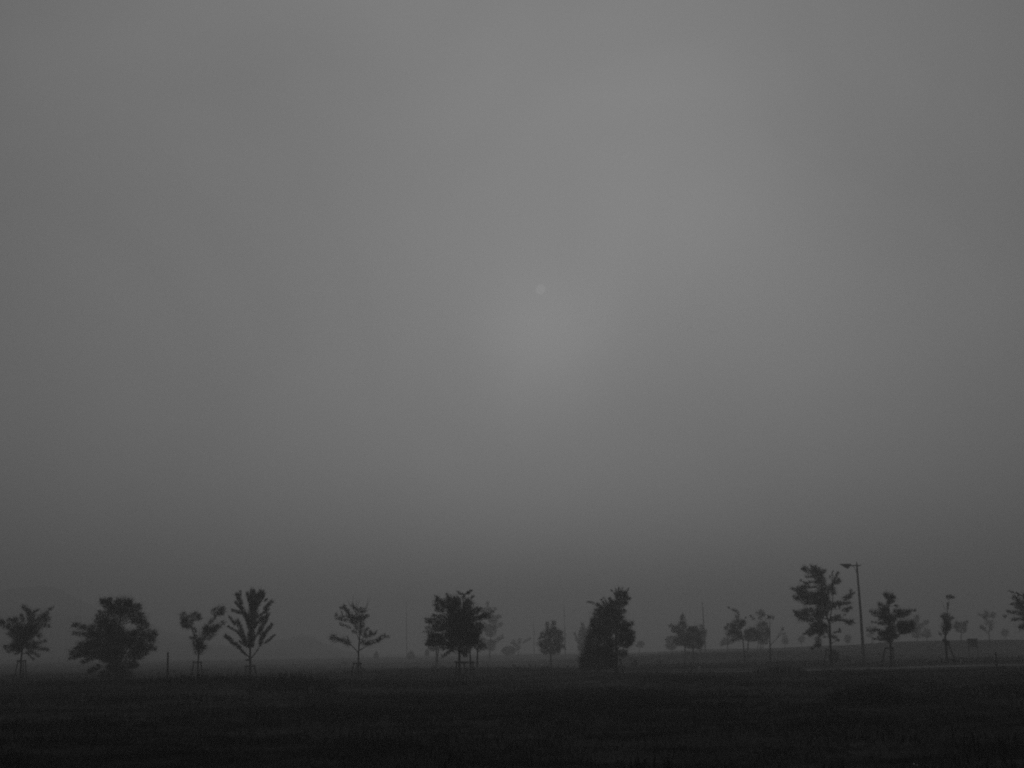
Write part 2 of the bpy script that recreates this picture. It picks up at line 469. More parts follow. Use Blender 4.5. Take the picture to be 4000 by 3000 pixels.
tree('tall faint ragged tree rising behind the right side of the round headed tree', D, 200,
     [(1038,1260,.22),(1042,1120,.15),(1050,900,.09),(1025,620,.03)],
     [(1040,1130,1060,1000,140),(1060,1050,1210,950,62),(1050,950,1060,800,150),(1080,850,1200,780,52),(1060,780,1100,680,130),(1130,700,1180,690,52),
      (1020,680,1000,580,110),(1040,600,1130,590,44),(1010,560,1010,500,36),(960,620,890,580,52),(980,880,960,780,75),(990,1000,930,1000,62)], leaf=0.17, dens=0.85)
tree('tiny faint open tree with one long raised branch to its right', D, 225,
     [(1412,1240,.13),(1408,1140,.1),(1390,1090,.06)],
     [(1470,1030,1570,975,30),(1402,1130,1430,980,44),(1380,1080,1340,990,34),(1390,1070,1310,1030,34)],
     limbs=[[(1410,1120,.05),(1480,1040,.03),(1560,980,.02)]], leaf=0.17)
tree('low faint round tree left of the tiny open tree', D, 228,
     [(1270,1245,.4),(1270,1200,.35),(1280,1140,.15)],
     [(1285,1185,1280,1085,150),(1240,1150,1205,1120,70),(1330,1150,1365,1110,70)], leaf=0.17)

# --- centre and right
tree('medium hazy tree with twin upper tufts, standing clear left of the cone shaped evergreen', E, 138,
     [(340,1390,.17),(337,1250,.13),(335,1170,.11),(330,950,.05)],
     [(335,1180,330,1000,265),(300,1080,180,1030,80),(260,980,190,960,45),(270,950,210,910,52),(320,1000,300,860,85),(300,880,290,770,45),
      (340,980,370,850,110),(380,900,375,750,52),(400,950,470,880,80),(400,1050,480,960,110),(420,1080,520,1085,52)], leaf=0.15)
tree('faint narrow tree half hidden behind the left flank of the cone shaped evergreen', E, 188,
     [(735,1260,.15),(735,1120,.12),(755,900,.05)],
     [(740,1120,760,850,130),(760,860,740,780,44),(690,1030,640,900,30),(800,900,840,840,52),(720,1140,720,1080,52)], leaf=0.17)
tree('dark cone shaped evergreen with foliage down to the grass, beside the leaning tree', E, 93,
     [(950,1392,.12),(955,1100,.1),(965,800,.06),(975,650,.02)],
     [(965,1370,960,1130,400),(968,1180,970,880,330),(975,920,972,650,185),(800,1320,790,1130,120),(805,1180,838,950,90),(1110,1330,1130,1000,160),(860,980,893,720,80),(1060,1000,1060,760,130)],
     name='evergreen_tree', mat='leaf_dark', leaf=0.08, dens=1.3, shoot=0.9, tight=1.15)
tree('low round bush at the left foot of the cone shaped evergreen', E, 91,
     [(765,1395,.05),(762,1300,.04),(760,1240,.02)],
     [(762,1385,755,1215,105),(740,1380,725,1290,50),(800,1385,800,1260,70)], name='shrub', cat='bush', mat='leaf_dark', leaf=0.08, dens=1.1, shoot=0.8, base=False)
tree('leaning ragged tree with spiky shoots on top, right behind the cone shaped evergreen', E, 96,
     [(1195,1445,.11),(1188,1200,.09),(1180,900,.08),(1215,620,.05),(1260,420,.02)],
     [(1200,560,1100,600,170),(1230,560,1260,380,140),(1200,450,1180,380,44),(1300,470,1300,380,62),(1310,470,1375,450,28),(1290,500,1320,520,42),
      (1170,410,1115,345,14),(1190,390,1170,320,11),(1220,380,1220,305,14),(1240,380,1270,320,11),(1310,380,1340,330,14),
      (960,560,880,510,18),(890,510,805,500,15),(1000,570,940,510,14),(1060,560,990,470,22),(1080,540,1020,440,12),(1130,530,1090,450,26),(1140,520,1110,440,15),
      (1080,640,960,590,105),(980,620,910,610,34),(1200,650,1300,610,62),(1200,690,1280,690,52),(1220,740,1290,740,20),(1150,720,1080,650,210),
      (1180,850,1190,700,130),(1230,850,1330,780,100),(1330,820,1400,770,50),(1250,950,1320,850,210),(1330,950,1420,890,52),(1340,990,1420,950,44),
      (1250,1080,1300,960,210),(1330,1050,1400,1000,70),(1270,1130,1280,1190,110),(1130,900,1120,800,110)],
     limbs=[[(1160,1450,.05),(1165,1300,.045),(1170,1150,.04)], [(1185,1150,.05),(1240,1050,.04),(1290,950,.025)]], dens=1.35)
stakes('single slanting prop leaning on the ragged spiky topped tree', E, 96, [(1287,1445,1235,1240,0.2),(1165,1450,1168,1250,-.3)], [(1165,1258,1245,1258,0.1)])
tree('tiny faint ball headed tree just right of the leaning ragged tree', E, 225,
     [(1485,1230,.12),(1488,1120,.09),(1495,1060,.04)],
     [(1495,1090,1500,1015,85),(1470,1080,1455,1060,40),(1520,1060,1545,1040,35)], leaf=0.17)

def shrub(label, fr, d, x, y, w, h, leaf=0.11):
    return tree(label, fr, d, [(x, y, .05), (x, y - h * .4, .04), (x, y - h * .7, .02)],
                [(x, y, x, y - h * .8, w * .8), (x - w * .2, y, x - w * .28, y - h * .6, w * .42), (x + w * .2, y, x + w * .28, y - h * .62, w * .42), (x, y - h * .5, x + w * .05, y - h * .95, w * .4)],
                name='shrub', cat='bush', mat='leaf_dark', leaf=leaf, dens=1.2, shoot=0.5, group='clipped bushes beyond the road')
shrub('rounded clipped bush just right of the leaning ragged tree', E, 128, 1422, 1338, 88, 88)
shrub('small pointed bush on the grass left of the two stemmed dark clump', F, 135, 258, 1322, 66, 58)
shrub('faint low bush farthest back, above and left of the small pointed bush', F, 175, 150, 1245, 110, 48, 0.15)
shrub('large dark rounded bush behind the foot of the tallest tree', G, 122, 1020, 1440, 150, 150)
shrub('low wide bush between the tallest tree and the street lamp', G, 134, 1190, 1438, 112, 56)

shrub('vague dark bush left of the thin open tree with long side branches', Cc, 185, 480, 1350, 110, 75, 0.14)
shrub('faint tall bush between the thin open tree and the lone thin pole', Cc, 235, 895, 1235, 66, 95, 0.15)
shrub('faint wide bush at the foot of the lone thin pole', Cc, 230, 1345, 1255, 110, 120, 0.15)
shrub('faint bush left of the hazy tree on a double stem', D, 240, 225, 1200, 70, 90, 0.15)
shrub('faint tall bush between the slim column tree and the pale cup shaped tree', I, 190, 680, 985, 45, 45, 0.15)
tree('very faint low tree behind the notice board, near the right edge', I, 215,
     [(1385, 930, .12), (1385, 860, .09), (1385, 800, .05)],
     [(1385, 870, 1385, 770, 70), (1365, 850, 1340, 800, 40), (1405, 850, 1430, 800, 40)], leaf=0.17, dens=0.8)
tree('very faint small tree left of the tallest tree, just above the bank', G, 225,
     [(600, 1255, .12), (600, 1190, .09), (600, 1130, .05)],
     [(600, 1200, 600, 1110, 60), (585, 1190, 565, 1140, 35), (615, 1180, 635, 1130, 35)], leaf=0.17, dens=0.8)

tree('pointed dark tree with a narrow top, left of the round crowned one', F, 140,
     [(585,1305,.11),(584,1150,.09),(580,1000,.07),(550,740,.03)],
     [(550,760,550,690,60),(550,900,550,760,105),(560,950,440,830,80),(440,840,385,800,44),(500,900,410,880,34),(560,1020,450,1000,100),(570,1070,560,930,140),(545,700,555,650,20)], leaf=0.14)
tree('round crowned dark tree overlapping the pointed dark tree', F, 137,
     [(692,1295,.11),(690,1180,.1),(690,1100,.08),(690,950,.05)],
     [(690,1110,690,960,265),(680,1000,690,860,210),(700,900,690,830,120),(620,1060,600,1000,90),(760,1060,790,1000,80)], leaf=0.14, dens=1.1)
stakes('stake frame between the pointed dark tree and the round crowned one', F, 138, [(628,1270,614,1160,0.2),(742,1235,728,1170,0.2)], [(604,1164,660,1164,.2),(690,1174,745,1174,.2)])
tree('paler slim tree with tall pole rising directly behind its crown', F, 165,
     [(784,1210,.12),(784,1100,.1),(795,950,.04)],
     [(790,1060,800,900,95),(800,920,795,800,50),(770,1000,750,950,55),(830,960,845,870,45)], leaf=0.16)
tree('pale round tree left of the pointed dark tree, fading into fog', F, 192,
     [(412,1180,.12),(412,1110,.1),(412,1040,.05)],
     [(415,1115,410,950,140),(370,1010,338,985,55),(460,1060,490,1040,60),(380,1080,340,1070,60)], leaf=0.17, dens=0.9)
tree('open ragged tree with a loose twisted leader, leaning over its slender stem', F, 125,
     [(1366,1315,.09),(1350,1140,.07),(1332,980,.06),(1300,850,.04),(1260,660,.02)],
     [(1320,940,1130,900,100),(1130,850,1100,830,52),(1240,840,1180,820,100),(1290,860,1250,740,110),(1330,780,1340,740,52),(1280,700,1230,690,34),
      (1290,670,1230,610,34),(1230,620,1190,600,28),(1160,580,1145,570,24),(1360,712,1372,702,24),(1320,960,1200,1000,52),(1290,930,1200,860,80),(1310,820,1360,760,60),(1200,800,1130,800,40)], leaf=0.085, dens=0.9)
stakes('stake frame beside the slender stem of the open ragged tree', F, 125, [(1412,1290,1390,1150,0.2),(1345,1310,1345,1145,-.3)], [(1340,1142,1398,1142,0.1)])
tree('pale low tree behind the left side of the open ragged tree', F, 188,
     [(1135,1125,.12),(1135,1060,.09),(1130,1010,.04)],
     [(1130,1060,1110,970,90),(1100,1050,1055,1020,60),(1160,1040,1190,1000,60),(1080,1060,1050,1060,30)], leaf=0.17, dens=0.85)
tree('squat round crowned tree right behind the open ragged tree', F, 142,
     [(1398,1105,.1),(1400,1040,.09),(1430,960,.05)],
     [(1450,1010,1440,870,160),(1400,970,1380,870,62),(1500,950,1530,900,75),(1380,1000,1360,940,50),(1470,900,1450,850,80)], leaf=0.14, dens=1.1, base=False)
tree('oval hazy tree on three thin stems left of the nearly bare tree', F, 155,
     [(1562,1130,.08),(1568,1040,.07),(1580,850,.04)],
     [(1590,1040,1580,760,150),(1560,730,1570,610,52),(1520,660,1510,640,26),(1490,740,1430,680,32),(1600,690,1610,640,42),(1540,1000,1520,900,80),(1640,980,1650,840,70)],
     limbs=[[(1520,1120,.05),(1530,1060,.05),(1545,1000,.04)], [(1598,1120,.05),(1595,1060,.05),(1590,1000,.04)]], leaf=0.15)
tree('nearly bare thin tree with a long leafless branch, left of the tallest tree', G, 118,
     [(196,1460,.08),(193,1250,.065),(190,1100,.05),(190,900,.02)],
     [(190,890,180,860,50),(200,880,245,870,32),(345,1040,360,1000,24),(350,1085,390,1080,18),(185,870,165,840,20)],
     limbs=[[(200,1225,.035),(300,1120,.025),(360,1020,.012)], [(190,1120,.03),(165,1000,.02),(150,880,.012)], [(192,1190,.03),(130,1160,.02),(100,1130,.012)]],
     twigs=[[(280,1140),(320,1060),(330,980)],[(165,1000),(140,930),(130,860)],[(300,1120),(350,1090)],[(188,980),(215,930)]], dens=0.8)
tree('tiny faint conical tree between the nearly bare tree and the tallest tree', G, 228,
     [(388,1265,.12),(388,1215,.1),(390,1160,.05)],
     [(388,1215,390,1110,75),(380,1200,365,1160,40),(400,1200,418,1160,40)], leaf=0.17)
tree('tallest tree, dark shaggy layered boughs, standing just left of the street lamp', G, 105,
     [(985,1512,.125),(978,1300,.11),(965,950,.10),(905,800,.075),(872,520,.05),(820,300,.02)],
     [(830,420,800,280,110),(760,290,620,230,72),(650,240,610,245,42),(780,340,650,330,42),(790,280,720,195,42),(800,290,780,200,34),(830,320,830,230,42),
      (850,320,890,250,52),(880,290,915,265,24),(860,550,860,350,115),(800,420,690,410,34),(690,430,650,430,34),(680,440,580,385,18),(800,480,700,475,24),
      (700,480,600,470,52),(640,540,550,510,100),(560,520,460,490,38),(700,560,560,570,80),(700,620,490,600,46),(640,620,520,630,52),(700,660,600,670,52),
      (800,680,640,690,42),(830,640,700,600,130),(830,560,740,565,52),(870,700,860,560,185),(950,560,930,480,72),(960,500,1010,480,90),(980,560,1040,550,52),
      (1000,440,1080,280,32),(1010,430,1100,395,52),(1070,400,1090,370,32),(1000,400,1000,290,12),(970,360,960,320,12),(990,290,1020,260,12),
      (880,850,870,700,165),(940,700,920,620,90),(960,760,990,680,60),(1020,700,1100,680,52),(1080,700,1170,690,48),(1140,690,1250,675,32),(1090,760,1090,720,20),
      (1010,730,1050,740,24),(1150,630,1230,590,62),(1220,600,1290,540,28),(1230,570,1245,500,20),(1120,780,1200,780,52),(1190,770,1250,740,48),(1140,840,1180,830,16),
      (960,900,1040,880,52),(1040,890,1100,850,62),(1080,900,1170,910,32),(1170,910,1220,940,52),(1210,940,1275,920,62),(860,830,640,790,110),(650,800,520,830,80),
      (560,840,500,770,32),(700,860,560,870,80),(760,900,630,900,52),(870,900,780,860,100),(900,960,760,960,80),(900,1020,720,1000,120),(800,1050,660,1060,62),
      (760,1080,690,1100,42),(690,1060,620,1090,20),(930,1060,900,970,90),(860,1090,820,1040,80),(820,1120,820,1240,70),(830,1230,760,1240,32),(750,1270,725,1270,20),
      (990,1110,1060,1140,38),(1060,1160,1090,1170,20),(1020,1060,1110,1050,24),(1090,1050,1090,1015,16),(960,1120,890,1120,18)],
     limbs=[[(968,900,.05),(1000,720,.04),(1010,560,.03),(1000,450,.02),(1080,280,.01)], [(968,950,.03),(1080,905,.025),(1200,925,.015)],
            [(960,900,.05),(800,850,.035),(600,830,.02)], [(880,640,.05),(740,600,.035),(560,560,.02)], [(1000,720,.03),(1100,690,.02),(1230,600,.01)], [(965,1000,.03),(850,1010,.025),(820,1200,.012)]],
     leaf=0.085, dens=1.05)
stakes('stake frame at the foot of the tallest tree', G, 105, [(890,1500,920,1280,0.2),(1000,1505,1004,1296,-.4)], [(912,1292,1012,1292,0.15)], 0.055)
tree('faint slim tree seen between the tallest tree and the street lamp', G, 222,
     [(1200,1250,.12),(1200,1190,.1),(1200,1130,.05)],
     [(1200,1200,1200,1100,70),(1190,1190,1165,1130,35),(1210,1180,1235,1110,35)], leaf=0.17)

tree('dark layered tree with wide heavy right boughs, right of the street lamp', H, 100,
     [(600,1495,.10),(596,1270,.085),(588,1150,.08),(578,900,.06),(570,720,.04),(565,610,.02)],
     [(570,640,570,570,110),(530,590,515,555,30),(600,610,645,605,44),(570,680,600,640,52),(600,660,645,660,20),(560,740,440,690,52),(560,700,570,660,42),
      (580,780,440,750,42),(560,800,500,770,80),(520,810,320,790,42),(450,820,345,830,24),(430,850,390,850,20),(560,840,460,830,100),(560,880,450,880,60),
      (640,720,685,720,30),(660,840,700,790,100),(700,810,830,800,80),(820,800,915,775,34),(680,850,790,830,70),(620,940,590,850,140),(560,920,520,880,80),
      (560,950,430,945,38),(430,935,345,930,24),(680,960,780,960,80),(680,1000,880,950,120),(700,1040,890,990,100),(700,1060,830,1050,60),(850,950,890,930,42),
      (620,1060,600,960,110),(590,1150,580,1030,130),(540,1100,460,1070,80),(540,1060,450,1080,52),(460,1035,350,1030,32),(350,1040,280,1040,20),(400,1150,365,1150,24),
      (440,1125,425,1125,16),(540,1150,450,1150,42),(620,1130,690,1100,52),(600,1170,560,1150,70)],
     limbs=[[(590,1150,.05),(680,1040,.035),(820,990,.02)], [(580,920,.04),(680,850,.03),(820,800,.015)], [(578,900,.035),(470,830,.025),(350,795,.012)], [(588,1100,.03),(460,1040,.02),(300,1038,.01)]],
     leaf=0.085, dens=1.1)
stakes('stake frame under the dark tree with wide heavy right boughs', H, 100, [(478,1492,524,1266,0.2),(640,1492,622,1266,-.4)], [(520,1268,637,1266,0.1)], 0.055)
tree('pale feathery tree behind the right boughs of the dark layered tree', H, 186,
     [(938,1200,.13),(938,1130,.1),(932,1000,.05)],
     [(930,1130,910,900,120),(940,900,930,840,62),(960,1000,1080,920,52),(890,1050,870,960,60)], leaf=0.17, dens=0.9)
tree('small pale tree right beside the pale feathery tree', H, 190,
     [(1062,1205,.11),(1062,1140,.09),(1060,1080,.05)],
     [(1060,1130,1060,1020,82),(1030,1120,1000,1080,45),(1090,1110,1110,1090,45)], leaf=0.17, dens=0.9)
tree('thin pale tree seen just right of the street lamp post', H, 198,
     [(352,1215,.12),(352,1120,.09),(345,1050,.04)],
     [(350,1110,335,990,60),(340,1080,280,1000,34),(360,1080,390,990,40),(330,1120,280,1090,30)], leaf=0.17, dens=0.7)
tree('slim column shaped tree with a small tuft on its bare tip', I, 105,
     [(546,1180,.10),(532,980,.11),(525,900,.09),(545,650,.05),(560,470,.03),(578,340,.015)],
     [(545,700,540,540,100),(530,620,470,575,42),(570,620,640,600,32),(545,800,550,680,100),(560,780,600,700,60),(510,800,490,730,52),(525,850,530,780,70),
      (570,330,540,280,32),(590,330,650,300,32),(570,300,610,290,42),(560,480,565,390,24),(500,900,505,950,40),(530,940,570,960,48),(470,850,440,830,30)],
     twigs=[[(527,490),(495,420),(465,340)],[(560,420),(600,360)]], leaf=0.085)
stakes('slanting prop beside the slim column shaped tree', I, 105, [(652,1190,560,940,0.2)], [(490,925,578,945,0.1)], 0.055)
tree('pale cup shaped tree between the column shaped tree and the notice board', I, 172,
     [(752,905,.11),(752,830,.09),(750,760,.05)],
     [(750,810,750,680,170),(720,740,650,720,52),(790,700,850,660,52),(700,680,680,660,42)], leaf=0.16)
tree('pale open vase shaped tree behind the right of the notice board', I, 175,
     [(1162,915,.11),(1150,810,.09),(1185,700,.04)],
     [(1150,820,1040,740,42),(1180,780,1190,640,52),(1140,700,1080,560,52),(1120,600,1000,550,34),(1150,600,1100,510,70),(1190,600,1220,530,70),(1100,760,1030,720,52)], leaf=0.16, dens=0.85)
tree('dark leafy tree cut off by the right edge of the view', I, 100,
     [(1765,1230,.11),(1762,1000,.1),(1760,750,.08),(1750,400,.03)],
     [(1690,480,1570,380,135),(1600,340,1500,300,62),(1520,240,1420,210,15),(1640,290,1540,240,20),(1580,390,1470,410,28),(1600,460,1520,455,24),(1700,560,1500,520,62),
      (1500,530,1415,505,32),(1400,580,1360,585,26),(1680,620,1480,630,44),(1690,320,1640,280,44),(1760,700,1760,480,220),(1760,480,1740,260,150),(1820,600,1960,500,120),(1820,700,1980,690,110),(1820,450,1920,330,100),(1720,720,1600,740,70)],
     limbs=[[(1760,700,.04),(1660,560,.03),(1560,400,.015)]], leaf=0.085, dens=1.05)

# ------------------------------------------------------------------ street lamp
def lamp():
    d = 115
    fr = G
    foot = Q(fr, 1411, 1505, d); anchor(foot)
    root = thing('street_lamp', 'tall street lamp with one arm and a wedge shaped head reaching left', 'street lamp', foot)
    b = MB()
    pts = [(1411, 1520, .16), (1405, 1420, .158), (1394, 1200, .145), (1366, 800, .125), (1342, 500, .108), (1326, 300, .098), (1318, 185, .088)]
    b.tube([Q(fr, x, y, d) for x, y, _ in pts], [r_ for *_, r_ in pts], 14)
    b.build('pole', M['pole'], root, foot)
    b = MB()
    b.tube([Q(fr, 1318, 183, d), Q(fr, 1317, 165, d), Q(fr, 1316, 142, d)], [.095, .07, .012], 10)
    b.build('finial', M['pole'], root, foot)
    b = MB()
    b.tube([Q(fr, 1236, 197, d), Q(fr, 1366, 196, d)], [.055, .055], 10)
    b.build('arm', M['pole'], root, foot)
    b = MB()
    b.tube([Q(fr, x, y, d) for x, y in ((1258, 200), (1272, 208), (1286, 222), (1299, 242), (1308, 265), (1316, 292))], [.03] * 6, 8)
    b.build('brace', M['pole'], root, foot)
    c1 = (3250, 2170, 14.75)
    b = MB(); rings = []
    for x, yt, yb, hw in ((415, 492, 512, .05), (520, 488, 545, .14), (700, 482, 585, .24), (860, 478, 610, .28), (980, 474, 612, .26), (1060, 472, 600, .2), (1085, 500, 590, .12)):
        t = Q(c1, x, yt, d); q = Q(c1, x, yb, d); c = t.lerp(q, .45); hh = (t - q).length / 2
        ring = []
        for k in range(14):
            a = 2 * math.pi * k / 14
            ring.append(c + Vector((0, math.cos(a) * hw, (abs(math.sin(a)) ** .6) * (1 if math.sin(a) > 0 else -1) * hh)))
        rings.append(ring)
    b.loft(rings)
    head = b.build('lamp_head', M['lamp'], root, foot)
    b = MB(); rings = []
    for x, yb, hw in ((470, 535, .05), (600, 605, .13), (740, 690, .19), (860, 752, .2), (925, 762, .18), (985, 700, .14), (1030, 625, .08)):
        t = Q(c1, x, 560 if x < 600 else 585, d) if x > 520 else Q(c1, x, 520, d)
        q = Q(c1, x, yb, d); c = t.lerp(q, .5); hh = max(.01, (t - q).length / 2)
        rings.append([c + Vector((0, math.cos(2 * math.pi * k / 12) * hw, math.sin(2 * math.pi * k / 12) * hh)) for k in range(12)])
    b.loft(rings)
    b.build('lamp_bowl', M['glass'], head, foot)
lamp()

# ------------------------------------------------------------------ posts, poles, bollards, notice board
def post(label, fr, d, x0, y0, x1, y1, r_, name='wooden_post', mat='stake', cat='post', group=None):
    d = far(d)
    foot = Q(fr, x0, y0, d); anchor(foot)
    t = Q(fr, x1, y1, d)
    b = MB()
    v = (t - foot)
    b.tube([foot - v * .12, foot + v * .5, foot + v * .97, t], [r_, r_ * .97, r_ * .93, r_ * .6], 9)
    o = b.build(name, M[mat], None, foot)
    return tag(o, label, cat, group)
post('thin dark upright post between the broadest bushy tree and the vase shaped tree', B, 70, 178, 1540, 186, 1150, .055)
post('dark leaning post on the low grass bank near the right edge', I, 75, 1277, 1385, 1250, 1095, .055)
G_B = 'short pale bollards along the road'
post('pale stubby bollard standing alone in front of the two stemmed dark clump', F, 95, 772, 1420, 768, 1335, .075, 'bollard', 'bollard', 'bollard', G_B)
post('pale stubby bollard by the road below the pale cup shaped tree', I, 103, 757, 1296, 752, 1210, .08, 'bollard', 'bollard', 'bollard', G_B)
post('pale stubby bollard between the low wide bush and the street lamp', G, 112, 1265, 1510, 1262, 1432, .07, 'bollard', 'bollard', 'bollard', G_B)

def tall_pole(label, fr, d, x0, y0, x1, y1, r_, fit=None):
    d = far(d)
    foot = Q(fr, x0, y0, d); anchor(foot, 12)
    top = Q(fr, x1, y1, d)
    root = thing('utility_pole', label, 'pole', foot, 'tall thin poles fading into the fog')
    v = top - foot
    b = MB(); b.tube([foot - v * .05, foot + v * .5, top], [r_ * .8, r_ * .62, r_ * .35], 9); b.build('pole', M['pole'], root, foot)
    if fit:
        c = foot + v * fit
        b = MB(); b.box(c + Vector((r_ + .12, 0, 0)), (.14, 0, 0), (0, .14, 0), (0, 0, .3)); b.build('bracket_box', M['lamp'], root, foot, False)
tall_pole('very faint thin pole between the ragged left edge tree and broadest bushy tree', A, 290, 1040, 1200, 1047, 440, .2)
tall_pole('thin faint pole right of the thin open tree, standing alone', Cc, 240, 1292, 1275, 1284, 500, .19)
tall_pole('faintest thin pole left of the medium hazy tree with twin tufts', E, 270, 122, 1180, 113, 680, .19, .55)
tall_pole('thin pole close right of the medium hazy tree with twin tufts', E, 225, 527, 1230, 507, 535, .18, .44)
tall_pole('tapering pole rising behind the paler slim tree right of the dark clump', F, 195, 848, 1150, 808, 505, .26)

def board():
    d = far(122)
    c2 = (3720, 2460, 9.215)
    foot = Q(c2, 740, 1060, d); anchor(foot, 8)
    root = thing('notice_board', 'square dark notice board raised on two thin posts beyond the road', 'sign', foot)
    a = Q(c2, 545, 345, d); e = Q(c2, 890, 328, d); z = Q(c2, 560, 640, d)
    u = e - a; dn = z - a; dn = Vector((0, 0, dn.z)); u = Vector((u.x, 0, 0)); ctr = Vector((a.x, d, e.z + (a.z - e.z) * .5)) + u * .5 + dn * .5
    b = MB(); b.box(ctr, u * .47, (0, .03, 0), dn * .46); b.build('board', M['board'], root, foot, False)
    b = MB(); b.box(ctr - dn * .5, u * .52, (0, .09, 0), (0, 0, .05)); b.build('top_rail', M['lamp'], root, foot, False)
    for s in (-1, 1):
        b = MB(); b.tube([Vector((ctr.x + s * u.x * .45, d + .07, foot.z - .4)), Vector((ctr.x + s * u.x * .45, d + .07, a.z - .02))], [.05, .05], 8)
        b.build('post', M['stake'], root, foot)
    for k in (-.2, .05, .28):
        b = MB(); b.box(ctr + u * k - Vector((0, .034, 0)), u * .07, (0, .003, 0), dn * .34); b.build('sheet', M['concrete'] if k > 0.1 else M['pole'], root, foot, False)
board()

# ------------------------------------------------------------------ ground, road, hills
for x_ in range(-60, 160, 8):       # the road lies nearly level
    yy = 96 + 0.03 * x_
    if x_ > -12:
        anchor(Vector((x_, yy, -0.05)), 4.5)

def build_ground():
    ang = [-38 + 0.3 * i for i in range(int(76 / 0.3) + 1)]
    a = 38.0
    rest = []
    while a < 322 - 4:
        a += 4; rest.append(a)
    ang += rest[:-1]
    rad = [0.5]
    while rad[-1] < 1380:
        r_ = rad[-1]
        rad.append(r_ * (1.06 if r_ < 12 else 1.015 if r_ < 260 else 1.04))
    n = len(ang)
    V = [(0, 0, height(0, 0))]
    for r_ in rad:
        for t in ang:
            x, y = r_ * math.sin(R(t)), r_ * math.cos(R(t))
            V.append((x, y, height(x, y)))
    Fs = [(0, 1 + (j + 1) % n, 1 + j) for j in range(n)]
    for i in range(len(rad) - 1):
        for j in range(n):
            a0 = 1 + i * n + j; a1 = 1 + i * n + (j + 1) % n
            Fs.append((a0, a1, a1 + n, a0 + n))
    b = MB(); b.v = [Vector(v) for v in V]; b.f = Fs
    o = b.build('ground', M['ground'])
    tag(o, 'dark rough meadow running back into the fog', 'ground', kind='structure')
    return min(v[2] for v in V)
zmin = build_ground()

def road_y(x):
    return 96 + 0.03 * x
def strip(name, lo, hi, dz, mat, label, thick=0.0, x0=9, x1=150):
    b = MB(); xs = [x0 + 1.5 * i for i in range(int((x1 - x0) / 1.5) + 1)]
    rings = []
    for x in xs:
        y = road_y(x)
        z0, z1 = height(x, y + lo), height(x, y + hi)
        z = max(z0, z1, height(x, y + .5 * (lo + hi))) + dz
        rings.append([(x, y + lo, z), (x, y + hi, z), (x, y + hi, z - .35), (x, y + lo, z - .35)])
    b.loft(rings)
    o = b.build(name, M[mat], None, None, False)
    return tag(o, label, 'road' if name == 'road' else 'kerb', kind='structure')
strip('road', -3.6, 3.6, 0.03, 'asphalt', 'asphalt road crossing behind the meadow')
strip('kerb', 3.6, 3.85, 0.17, 'concrete', 'pale concrete kerb along the far side of the road')
strip('kerb', -3.85, -3.6, 0.14, 'concrete', 'pale concrete kerb along the near side of the road')

def hills(pts, d, thick, label):
    b = MB(); rings = []
    xs = np.linspace(pts[0][0], pts[-1][0], 150)
    ys = np.interp(xs, [p[0] for p in pts], [p[1] for p in pts])
    for x, y in zip(xs, ys):
        y += 12 * noise.noise(Vector((x * .013, d, 0))) + 5 * noise.noise(Vector((x * .06, d, 3)))
        t = P(x, y, d)
        ring = []
        for k in range(9):
            s = k / 8
            prof = math.sin(math.pi * s) ** .7
            jit = .8 * noise.noise(Vector((x * .05, s * 6, d)))
            yy = d + (s - .5) * thick
            ring.append((t.x * yy / d, yy, -2.5 + (t.z + 2.5) * prof + jit * prof))
        rings.append(ring)
    b.loft(rings)
    return tag(b.build('hills', M['hill']), label, 'hill', kind='structure')
LEFT = [(-900,2380),(-400,2330),(-60,2322),(40,2300),(150,2288),(240,2300),(310,2340),(410,2400),(560,2440),(660,2462),(760,2492),(900,2530),(1000,2556)]
hills(LEFT, 960, 180, 'wooded hill barely showing in the fog at the left')
hills([(x, y + (2565 - y) * .3) for x, y in LEFT], 760, 130, 'lower wooded slope in front of the left hill, lost in fog')
hills([(-800,2470),(-100,2462),(200,2475),(420,2490),(700,2512),(1000,2522),(1200,2530),(1420,2552)], 700, 120, 'long low foot of the left hill fading in fog')
hills([(930,2560),(980,2515),(1060,2500),(1180,2484),(1260,2500),(1330,2535),(1400,2556)], 820, 140, 'low hump of far ground barely showing in the fog')

# ------------------------------------------------------------------ grass and weeds
def grass():
    out = []
    def zone(d0, d1, n, blades, h0, h1, wid):
        r_ = np.sqrt(rng.uniform(d0 * d0, d1 * d1, n)); a = rng.uniform(R(-31), R(31), n)
        xs, ys = r_ * np.sin(a), r_ * np.cos(a)
        keep = []
        for x, y in zip(xs, ys):
            if x < 20 and random.random() < sstep(70, 150, y) * (1 - sstep(8, 20, x)): continue
            if y > 91 and abs(y - road_y(x)) < 4.6 and x > 5: continue
            c = noise.noise(Vector((x * .12, y * .09, 4))) * .6 + noise.noise(Vector((x * .5, y * .4, 9))) * .4
            if random.random() > .5 + .9 * c: continue
            keep.append((x, y, height(x, y), .55 + .9 * max(0, c + .3)))
        k = np.array(keep)
        k = np.repeat(k, blades, axis=0); m_ = len(k)
        spread = (h0 + h1) * .35
        pos = k[:, :3] + np.concatenate([rng.normal(size=(m_, 2)) * spread, np.full((m_, 1), -.03)], axis=1)
        ax = unit(np.concatenate([rng.normal(size=(m_, 2)) * .45, np.ones((m_, 1))], axis=1))
        out.append(leaf_quads(pos, ax, rng.uniform(h0, h1, m_) * k[:, 3], wid))
    zone(13, 26, 15000, 7, .08, .24, .08)
    zone(26, 50, 19000, 5, .10, .30, .11)
    zone(50, 92, 18000, 4, .14, .36, .17)
    zone(92, 200, 9000, 3, .2, .5, .3)
    o = quads('grass', np.concatenate(out), M['grass'])
    tag(o, 'rough dark grass covering the meadow', 'grass', kind='stuff')
grass()

